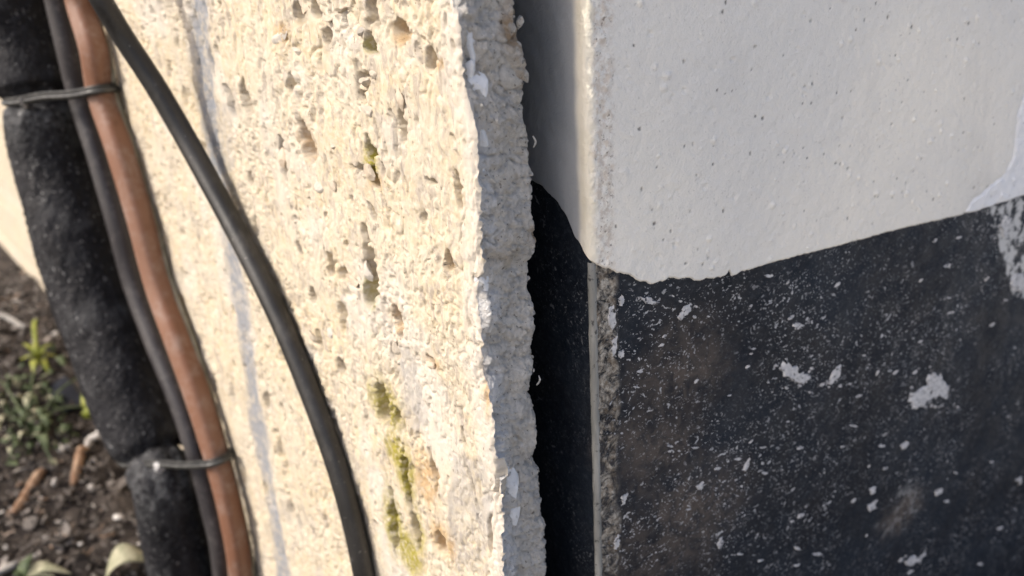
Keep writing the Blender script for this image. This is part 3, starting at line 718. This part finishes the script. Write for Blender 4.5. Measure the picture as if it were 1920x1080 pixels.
grey_c = [(95, -70), (107, 0), (128, 90), (148, 180), (182, 290), (218, 410), (252, 535), (292, 645), (334, 750), (373, 865), (398, 960), (412, 1020), (419, 1080), (428, 1170)]
gr = width_r(grey_c, [46, 46, 46, 42, 40, 42, 42, 40, 38, 40, 40, 40, 40, 40], Yg)
gpath = vert_path(grey_c, Yg, 120); grad = np.interp(np.linspace(0, 1, 120), np.linspace(0, 1, len(gr)), gr); grad = grad*.96
gpath, grad = extend(gpath, grad, 1.6, -.16)
t = thing('dark_grey_cable', 'dark grey sheathed cable between the foam pipe and the copper brown conduit', 'cable', tuple(gpath[-1]))
V, F = tube(gpath, grad, 18); mesh_obj('sheath', V, F, GREYC, t)
# foam sleeve, three lengths pinched at the ties
ctr = [(45, -70), (16, 0), (30, 60), (58, 150), (70, 200), (97, 300), (135, 420), (172, 540), (214, 660), (256, 780), (292, 872), (306, 900), (323, 980), (345, 1080), (366, 1170)]
ctr[0] = (-5, -70); ctr[1] = (12, 0); ctr[2] = (34, 80); ctr[3] = (62, 165); ctr[4] = (74, 205)
pw = [150, 150, 146, 130, 118, 128, 136, 140, 140, 132, 112, 110, 112, 114, 116]
pr = width_r(ctr, pw, Yp)
ppath = vert_path(ctr, Yp, 400); prad = np.interp(np.linspace(0, 1, 400), np.linspace(0, 1, len(pr)), pr)
zt1 = hit_y(72, 196, Yp-.008)[2]; zt2 = hit_y(306, 912, Yp-.008)[2]
pipe = thing('insulated_pipe', 'black foam insulated pipe pinched by two ties against the wall', 'pipe', tuple(ppath[-1]))
def sleeve(i0, i1, seed, zs=None):
    idx = np.arange(i0, i1); path = ppath[idx].copy(); rad = prad[idx].copy()
    seg = 72; n = len(path)
    thg = np.linspace(0, 2*math.pi, seg, endpoint=False)
    d0 = np.abs(path[:, 2]-zt1); d1 = np.abs(path[:, 2]-zt2)
    pin = 1.04-.34*np.exp(-(d0/.0055)**2)-.26*np.exp(-(d1/.0055)**2)
    A_ = np.cos(thg)*3; B_ = np.sin(thg)*3
    def wob(th, i):
        z = path[i, 2]
        w = 1+.03*fbm(A_*.8+seed, B_*.8+z*20, 3)+.035*fbm(A_*3+seed, B_*3+z*110, 3, 1)+.022*fbm(A_*8, B_*8+z*320+seed, 2, 2)
        near = math.exp(-(min(d0[i], d1[i])/.012)**2)
        return w*(1+near*.05*np.sin(th*9+seed))
    V, F = tube(path, rad*pin, seg, wob=wob)
    zz_ = np.repeat(path[:, 2], seg); tt = np.tile(thg, n)
    sc = np.exp(-np.minimum(np.abs(zz_-zt1+.012), np.abs(zz_-zt2+.015))/.010)*.45
    if len(sc) < len(V): sc = np.append(sc, np.zeros(len(V)-len(sc)))
    return mesh_obj('foam_sleeve', V, F, FOAM, pipe, True, dict(scuff=sc))
i1 = int(np.argmin(np.abs(ppath[:, 2]-zt1))); i2 = int(np.argmin(np.abs(ppath[:, 2]-zt2)))
sleeve(0, i1+2, 1); sleeve(i1, i2+2, 4); sleeve(i2, 400, 9)
core = np.vstack([[ppath[0]+np.array([0, 0, 1.2-ppath[0][2]])], ppath[:3]]); V, F = tube(core, prad[0]*.98, 24); mesh_obj('foam_sleeve', V, F, FOAM, pipe, True, dict(scuff=np.zeros(len(V))))
if ppath[-1][2] > -.15:
    V, F = tube(np.array([ppath[-2], [ppath[-1][0], ppath[-1][1], -.16]]), prad[-1]*.98, 24); mesh_obj('foam_sleeve', V, F, FOAM, pipe, True, dict(scuff=np.zeros(len(V))))

def hull(p):
    p = sorted(map(tuple, p)); 
    def half(q):
        h = []
        for v in q:
            while len(h) > 1 and (h[-1][0]-h[-2][0])*(v[1]-h[-2][1])-(h[-1][1]-h[-2][1])*(v[0]-h[-2][0]) <= 0: h.pop()
            h.append(v)
        return h
    a, b = half(p), half(p[::-1]); return np.array(a[:-1]+b[:-1])
def tie(zp, zo, label, head_px):
    z = .5*(zp+zo)
    def cen(path):
        o2 = np.argsort(path[:, 2]); return np.array([np.interp(z, path[o2, 2], path[o2, q]) for q in (0, 1)])
    A0, B0 = cen(ppath), cen(opath); ax = (B0-A0)/np.dot(B0-A0, B0-A0)
    pts = []
    for path, rad, k in ((opath, orad, 1.0), (gpath, grad, 1.0), (ppath, prad, .74)):
        o2 = np.argsort(path[:, 2]); c = np.array([np.interp(z, path[o2, 2], path[o2, q]) for q in (0, 1)]); r = np.interp(z, path[o2, 2], rad[o2])*k+.0016
        for a in np.linspace(0, 2*math.pi, 48, endpoint=False): pts.append((c[0]+r*math.cos(a), min(c[1]+r*math.sin(a), -.0012)))
    h = hull(pts); d = np.concatenate([[0], np.cumsum(np.linalg.norm(np.diff(np.vstack([h, h[:1]]), axis=0), axis=1))])
    hh = np.vstack([h, h[:1]]); s = np.linspace(0, d[-1], 140, endpoint=False)
    xy = np.stack([np.interp(s, d, hh[:, 0]), np.interp(s, d, hh[:, 1])], -1)
    for _ in range(3): xy = (np.roll(xy, 1, 0)+2*xy+np.roll(xy, -1, 0))/4
    zc = zp+(zo-zp)*np.clip((xy-A0) @ ax, -.35, 1.3)+.0006*np.sin(s*90)
    loop = np.column_stack([xy, zc])
    t = thing('cable_tie', label, 'cable tie', tuple(loop.mean(0)), 'cable ties around the pipe bundle')
    V, F = tube(loop, .0025, 10, closed=True, aspect=1.25, up=(0, 0, 1)); mesh_obj('strap', V, F, TIE, t)
    V, F = tube(loop+np.array([0, 0, .0035]), .0011, 8, closed=True, up=(0, 0, 1)); mesh_obj('strap', V, F, TIE, t)
    # head
    sp = [((loop[i]-CAM).dot(CR)/depth_of(loop[i])*FPX+960-head_px[0])**2+(540-(loop[i]-CAM).dot(CU)/depth_of(loop[i])*FPX-head_px[1])**2+(1e6 if depth_of(loop[i]) > depth_of(loop).mean() + 0.0 else 0) for i in range(len(loop))]
    i = int(np.argmin(sp)); n = loop[i]-loop.mean(0); n[2] = 0
    lump('tie_head', TIEHEAD, t, loop[i]+n/np.linalg.norm(n)*.001+np.array([0, 0, -.001]), (.0066, .0052, .0042), n, 500+int(z*100))
    return t
zo1 = hit_y(195, 180, Yo-.008)[2]; zo2 = hit_y(402, 882, Yo-.008)[2]
tie(zt1, zo1, 'black cable tie round the pipe bundle beside the crossing black cable', (48, 208))
tie(zt2, zo2, 'black cable tie low on the pipe bundle near the litter', (300, 885))

# ================================================================== loose black cable across the wall
cab = [(148, -70), (190, 0), (232, 70), (292, 162), (350, 262), (405, 362), (453, 452), (500, 545), (540, 632), (575, 718), (608, 805), (640, 900), (664, 990), (682, 1075), (700, 1180)]
sh = {0: (378, 60), 1: (388, 135), 2: (392, 180), 3: (398, 232), 4: (412, 310), 5: (430, 382)}
pts = []
for i, (a, b) in enumerate(cab):
    wpt = hit_y(a, b, -.0062); dw = depth_of(wpt)
    # depth along the view ray: eases from clear of the bundle down onto the wall
    lift_ = {0: .046, 1: .040, 2: .032, 3: .022, 4: .014, 5: .0100, 6: .0082, 7: .0072, 8: .0066}.get(i, .0062)
    pts.append(hit_y(a, b, -lift_))
cpath = catmull(pts, 160)
dep = np.array([depth_of(p) for p in cpath])
crad = np.full(160, .0062)
crad = np.interp(dep, [dep.min(), dep.max()], [.0059, .0064])
top = cpath[0]; cpath = np.vstack([[top+np.array([-.25, -.03, .7]), top+np.array([-.13, -.02, .3]), top+np.array([-.05, -.006, .1])], cpath, [cpath[-1]+np.array([.006, 0, -.06])]])
crad = np.concatenate([[crad[0]]*3, crad, [crad[-1]]])
t = thing('black_cable', 'loose glossy black cable curving diagonally across the cream wall', 'cable', tuple(cpath[-1]))
V, F = tube(cpath, crad, 20); mesh_obj('sheath', V, F, CABLE, t)

# ================================================================== litter, stones, weeds on the ground
def gz(x, y):
    x = np.array([x]); y = np.array([y]); nm = np.exp(-np.maximum(np.hypot(x+.6, y+.2)-.6, 0)*4)
    return float(((fbm(x*14, y*14, 4)*.010+fbm(x*70, y*70, 3, 1)*.006)*nm-.006+ground_base(x))[0])
def chip_geo(r, L, w, th, pos, rz, tiltx, tilty, bend):
    """bent flat fragment with thickness: 2 x 4 grid"""
    V = []
    for sgn in (1, -1):
        for i, u in enumerate((-1, -.4, .4, 1)):
            ww = w*(.35, 1, .9, .3)[i]*r.uniform(.7, 1.2)
            for v in (-1, 1): V.append((u*L, v*ww, bend*(u*u)*L+sgn*th))
    F = []
    for i in range(3):
        a = i*2; F.append((a, a+2, a+3, a+1)); b = 8+a; F.append((b, b+1, b+3, b+2))
        F.append((a, b, b+2, a+2)); F.append((a+1, a+3, b+3, b+1))
    F += [(0, 1, 9, 8), (6, 14, 15, 7)]
    R = Matrix.Rotation(rz, 3, 'Z') @ Matrix.Rotation(tiltx, 3, 'X') @ Matrix.Rotation(tilty, 3, 'Y')
    return [np.array(R @ Vector(v))+pos for v in V], F
r = random.Random(21); V = []; F = []; tone = []
for i in range(9000):
    x = -r.uniform(.16, 1.25); y = -r.random()**1.1*.42-.004
    L = r.uniform(.0012, .006)*(2.2 if r.random() < .10 else 1); w_ = L*r.choice((.1, .18, .3, .5, .75))
    g_, f_ = chip_geo(r, L, w_, r.uniform(.0003, .0012), np.array([x, y, gz(x, y)+r.uniform(.001, .007)]), r.uniform(0, 6.3), r.gauss(0, .5), r.gauss(0, .45), r.uniform(-.2, .5))
    b0 = len(V); V += g_; F += [tuple(q+b0 for q in f) for f in f_]; tone += [min(1, max(0, r.gauss(.40, .3)))]*16
o = mesh_obj('leaf_litter', np.array(V), F, LITTER, None, False, dict(tone=tone)); tag(o, 'crumbled brown leaf and bark litter over the soil', 'leaf litter', kind='stuff')

def at_height(a, b, h):
    z = 0.0
    for _ in range(12):
        p = hit_z(a, b, z+h); z = .5*z+.5*float(ground_base(np.array([p[0]]))[0])
    p[2] = gz(p[0], p[1])+h; return p
def on_ground(a, b, h=.004):
    return at_height(a, b, h)
def stick(name, mat, px, rad_px, label, cat, group=None, lifts=None):
    P_ = [on_ground(a, b, .006 if lifts is None else lifts[i]) for i, (a, b) in enumerate(px)]
    path = catmull(P_, 22); rr_ = rad_px*depth_of(path[11])/FPX
    kk = np.linspace(0, 1, 22); rad = rr_*(.75+.4*np.sin(kk*math.pi))*(1+.15*fbm(kk*9, kk*0, 2))
    t = thing(name, label, cat, tuple(path[0]), group)
    V, F = tube(path, rad, 10, up=(0, 0, 1)); mesh_obj('stem', V, F, mat, t); return t
stick('twig', TWIG, [(22, 950), (45, 915), (68, 885), (80, 876)], 9, 'short orange brown twig with a pale cut end, thickest in the litter', 'twig')
stick('twig', TWIG, [(137, 905), (146, 870), (152, 845), (158, 832)], 8, 'short upright orange brown twig under the pale bent stem', 'twig')
stick('twig', TWIGG, [(-10, 1068), (25, 1052), (50, 1038), (68, 1030)], 7, 'pale grey twig lying below the litter stones', 'twig')
stick('straw', WHITE, [(158, 832), (165, 812), (178, 800), (184, 785), (178, 768)], 6, 'pale dry stem curled against the foam pipe', 'straw', lifts=[.006, .010, .016, .02, .022])
stick('straw', TWIGG, [(-10, 580), (12, 585), (32, 594), (44, 600)], 5, 'thin bleached dry stem beside the yellow green weed', 'straw')
def stone(px, size_px, label, mat=WHITE, group=None, seed=0):
    p = on_ground(*px, .004); s = size_px*depth_of(p)/FPX
    t = thing('stone', label, 'stone', tuple(p), group)
    lump('stone_body', mat, t, p, (s, s*.8, s*.7), (.1, -.2, 1), 700+seed); return t
for i, (px, s, l) in enumerate([((122, 828), 14, 'rounded pale stone beside the bent dry stem'), ((112, 836), 10, 'pale stone paired with the rounded stone by the curled straw'), ((86, 1002), 13, 'whitest pebble, below the upright orange brown twig'),
      ((104, 992), 9, 'small pebble touching the whitest pebble'), ((55, 970), 11, None), ((32, 812), 9, 'small pale pebble among the grey green weed leaves'), ((102, 905), 11, 'pale pebble between the two orange brown twigs'), ((172, 912), 8, None), ((222, 965), 14, 'pinkish pale stone touching the lower foam pipe'),
      ((72, 928), 9, None), ((174, 855), 8, None), ((132, 655), 13, 'bluish white stone half behind the foam pipe'), ((98, 612), 9, 'small pale pebble between the yellow green weed and the foam pipe'), ((6, 1016), 9, None), ((150, 1010), 9, None), ((260, 1014), 8, 'small pale pebble close under the lower foam pipe by the large dry leaf')]):
    stone(px, s*.85, l or 'small pale pebble lying in the brown leaf litter', group=None if l else 'small pebbles in the litter', seed=i)
def leaf(name, mat, parent, base, tip, wpx, droop=.2, fold=.25, world=False):
    b = base if world else on_ground(*base); 
    d = tip-b; L = np.linalg.norm(d); d = d/L; side = np.cross(d, np.array([0, 0, 1.])); side /= np.linalg.norm(side); up = np.cross(side, d)
    w_ = wpx*depth_of(b)/FPX; V = []; n = 9
    for i in range(n):
        t = i/(n-1); c = b+d*L*t+up*(math.sin(t*math.pi)*droop*L); ww = w_*math.sin(math.pi*min(1, .06+.94*t)**.8)**.8 if t < 1 else 0
        for k in (-1, 0, 1): V.append(c+side*k*ww+up*abs(k)*fold*ww)
    m2 = len(V); V += [v-up*.0004 for v in V]; F = []
    for i in range(n-1):
        for k in (0, 1):
            a = i*3+k; F += [(a, a+1, a+4, a+3), (m2+a, m2+a+3, m2+a+4, m2+a+1)]
        a = i*3; F += [(a, a+3, m2+a+3, m2+a), (a+2, m2+a+2, m2+a+5, a+5)]
    return mesh_obj(name, np.array(V), F, mat, parent)
# yellow-green weed
rb_ = on_ground(70, 668)
w = thing('weed', 'yellow green weed sprouting from the litter beside the foam pipe', 'weed', tuple(rb_))
for a, b, z, wd in [(72, 590, .012, 4), (40, 640, .016, 6), (98, 636, .012, 6), (55, 655, .020, 8), (84, 645, .022, 8), (66, 632, .018, 5), (104, 655, .010, 6), (34, 668, .012, 6), (60, 690, .012, 7), (88, 682, .012, 7)]:
    leaf('leaf', LEAFG, w, rb_, at_height(a, b, z), wd, .25, .3, True)
rb_ = on_ground(165, 770)
w = thing('weed', 'tiny lime green shoot touching the foam pipe above the curled stem', 'weed', tuple(rb_))
for a, b, z, wd in [(156, 712, .024, 9), (165, 725, .018, 8), (146, 760, .014, 7), (160, 745, .02, 9)]: leaf('leaf', LEAFG, w, rb_, at_height(a, b, z), wd, .2, .3, True)
# grey-green grassy weed
rb_ = on_ground(58, 800)
w = thing('weed', 'grey green trailing weed with many small leaves spreading over the litter', 'weed', tuple(rb_))
for i in range(130):
    a, b = r.gauss(45, 42), r.gauss(765, 50); p0 = at_height(a, b, r.uniform(.002, .014)); th = r.uniform(0, 6.3); L = r.uniform(9, 24)
    leaf('leaf', LEAFD if r.random() < .7 else LEAFP, w, p0, at_height(a+L*math.cos(th), b+L*.7*math.sin(th), r.uniform(.004, .024)), r.uniform(3.5, 8.5), r.uniform(.05, .4), .25, True)
for a, b in ((150, 690), (150, 745), (-15, 690), (62, 668), (100, 870), (10, 860)):
    V, F = tube(catmull([rb_, (rb_+at_height(a, b, .012))/2+np.array([0, 0, .012]), at_height(a, b, .02)], 12), np.linspace(.0016, .0008, 12), 7, up=(1, 0, 0)); mesh_obj('stem', V, F, LEAFD, w)
rb_ = on_ground(40, 1075)
w = thing('weed', 'low olive weed with broad leaves at the foot of the litter', 'weed', tuple(rb_))
for a, b, z, wd in [(60, 1030, .014, 12), (90, 1040, .012, 12), (100, 1070, .012, 12), (20, 1060, .012, 12), (130, 1062, .012, 12)]: leaf('leaf', LEAFP if a > 80 else LEAFD, w, rb_, at_height(a, b, z), wd, .25, .2, True)
# pale dry leaf at the pipe foot
b_ = on_ground(195, 1075); lf = thing('dry_leaf', 'large pale curled dry leaf at the foot of the foam pipe', 'leaf', tuple(b_))
leaf('blade', LEAFP, lf, b_, at_height(285, 1040, .012), 34, .35, .45, True)
# black plastic scrap
px = [(88, 712), (120, 698), (150, 715), (158, 740), (120, 752), (92, 742)]
q = [on_ground(a, b, .011) for a, b in px]; n = len(q)
V = np.array(q+[v-np.array([0, 0, .0025]) for v in q]); V[1, 2] += .004; V[4, 2] += .003
t = thing('plastic_scrap', 'crumpled black plastic scrap half under the grey green weed', 'scrap', tuple(q[0]))
mesh_obj('sheet', V, [tuple(range(n)), tuple(range(2*n-1, n-1, -1))]+[(i, n+i, n+(i+1) % n, (i+1) % n) for i in range(n)], SCRAP, t, False)
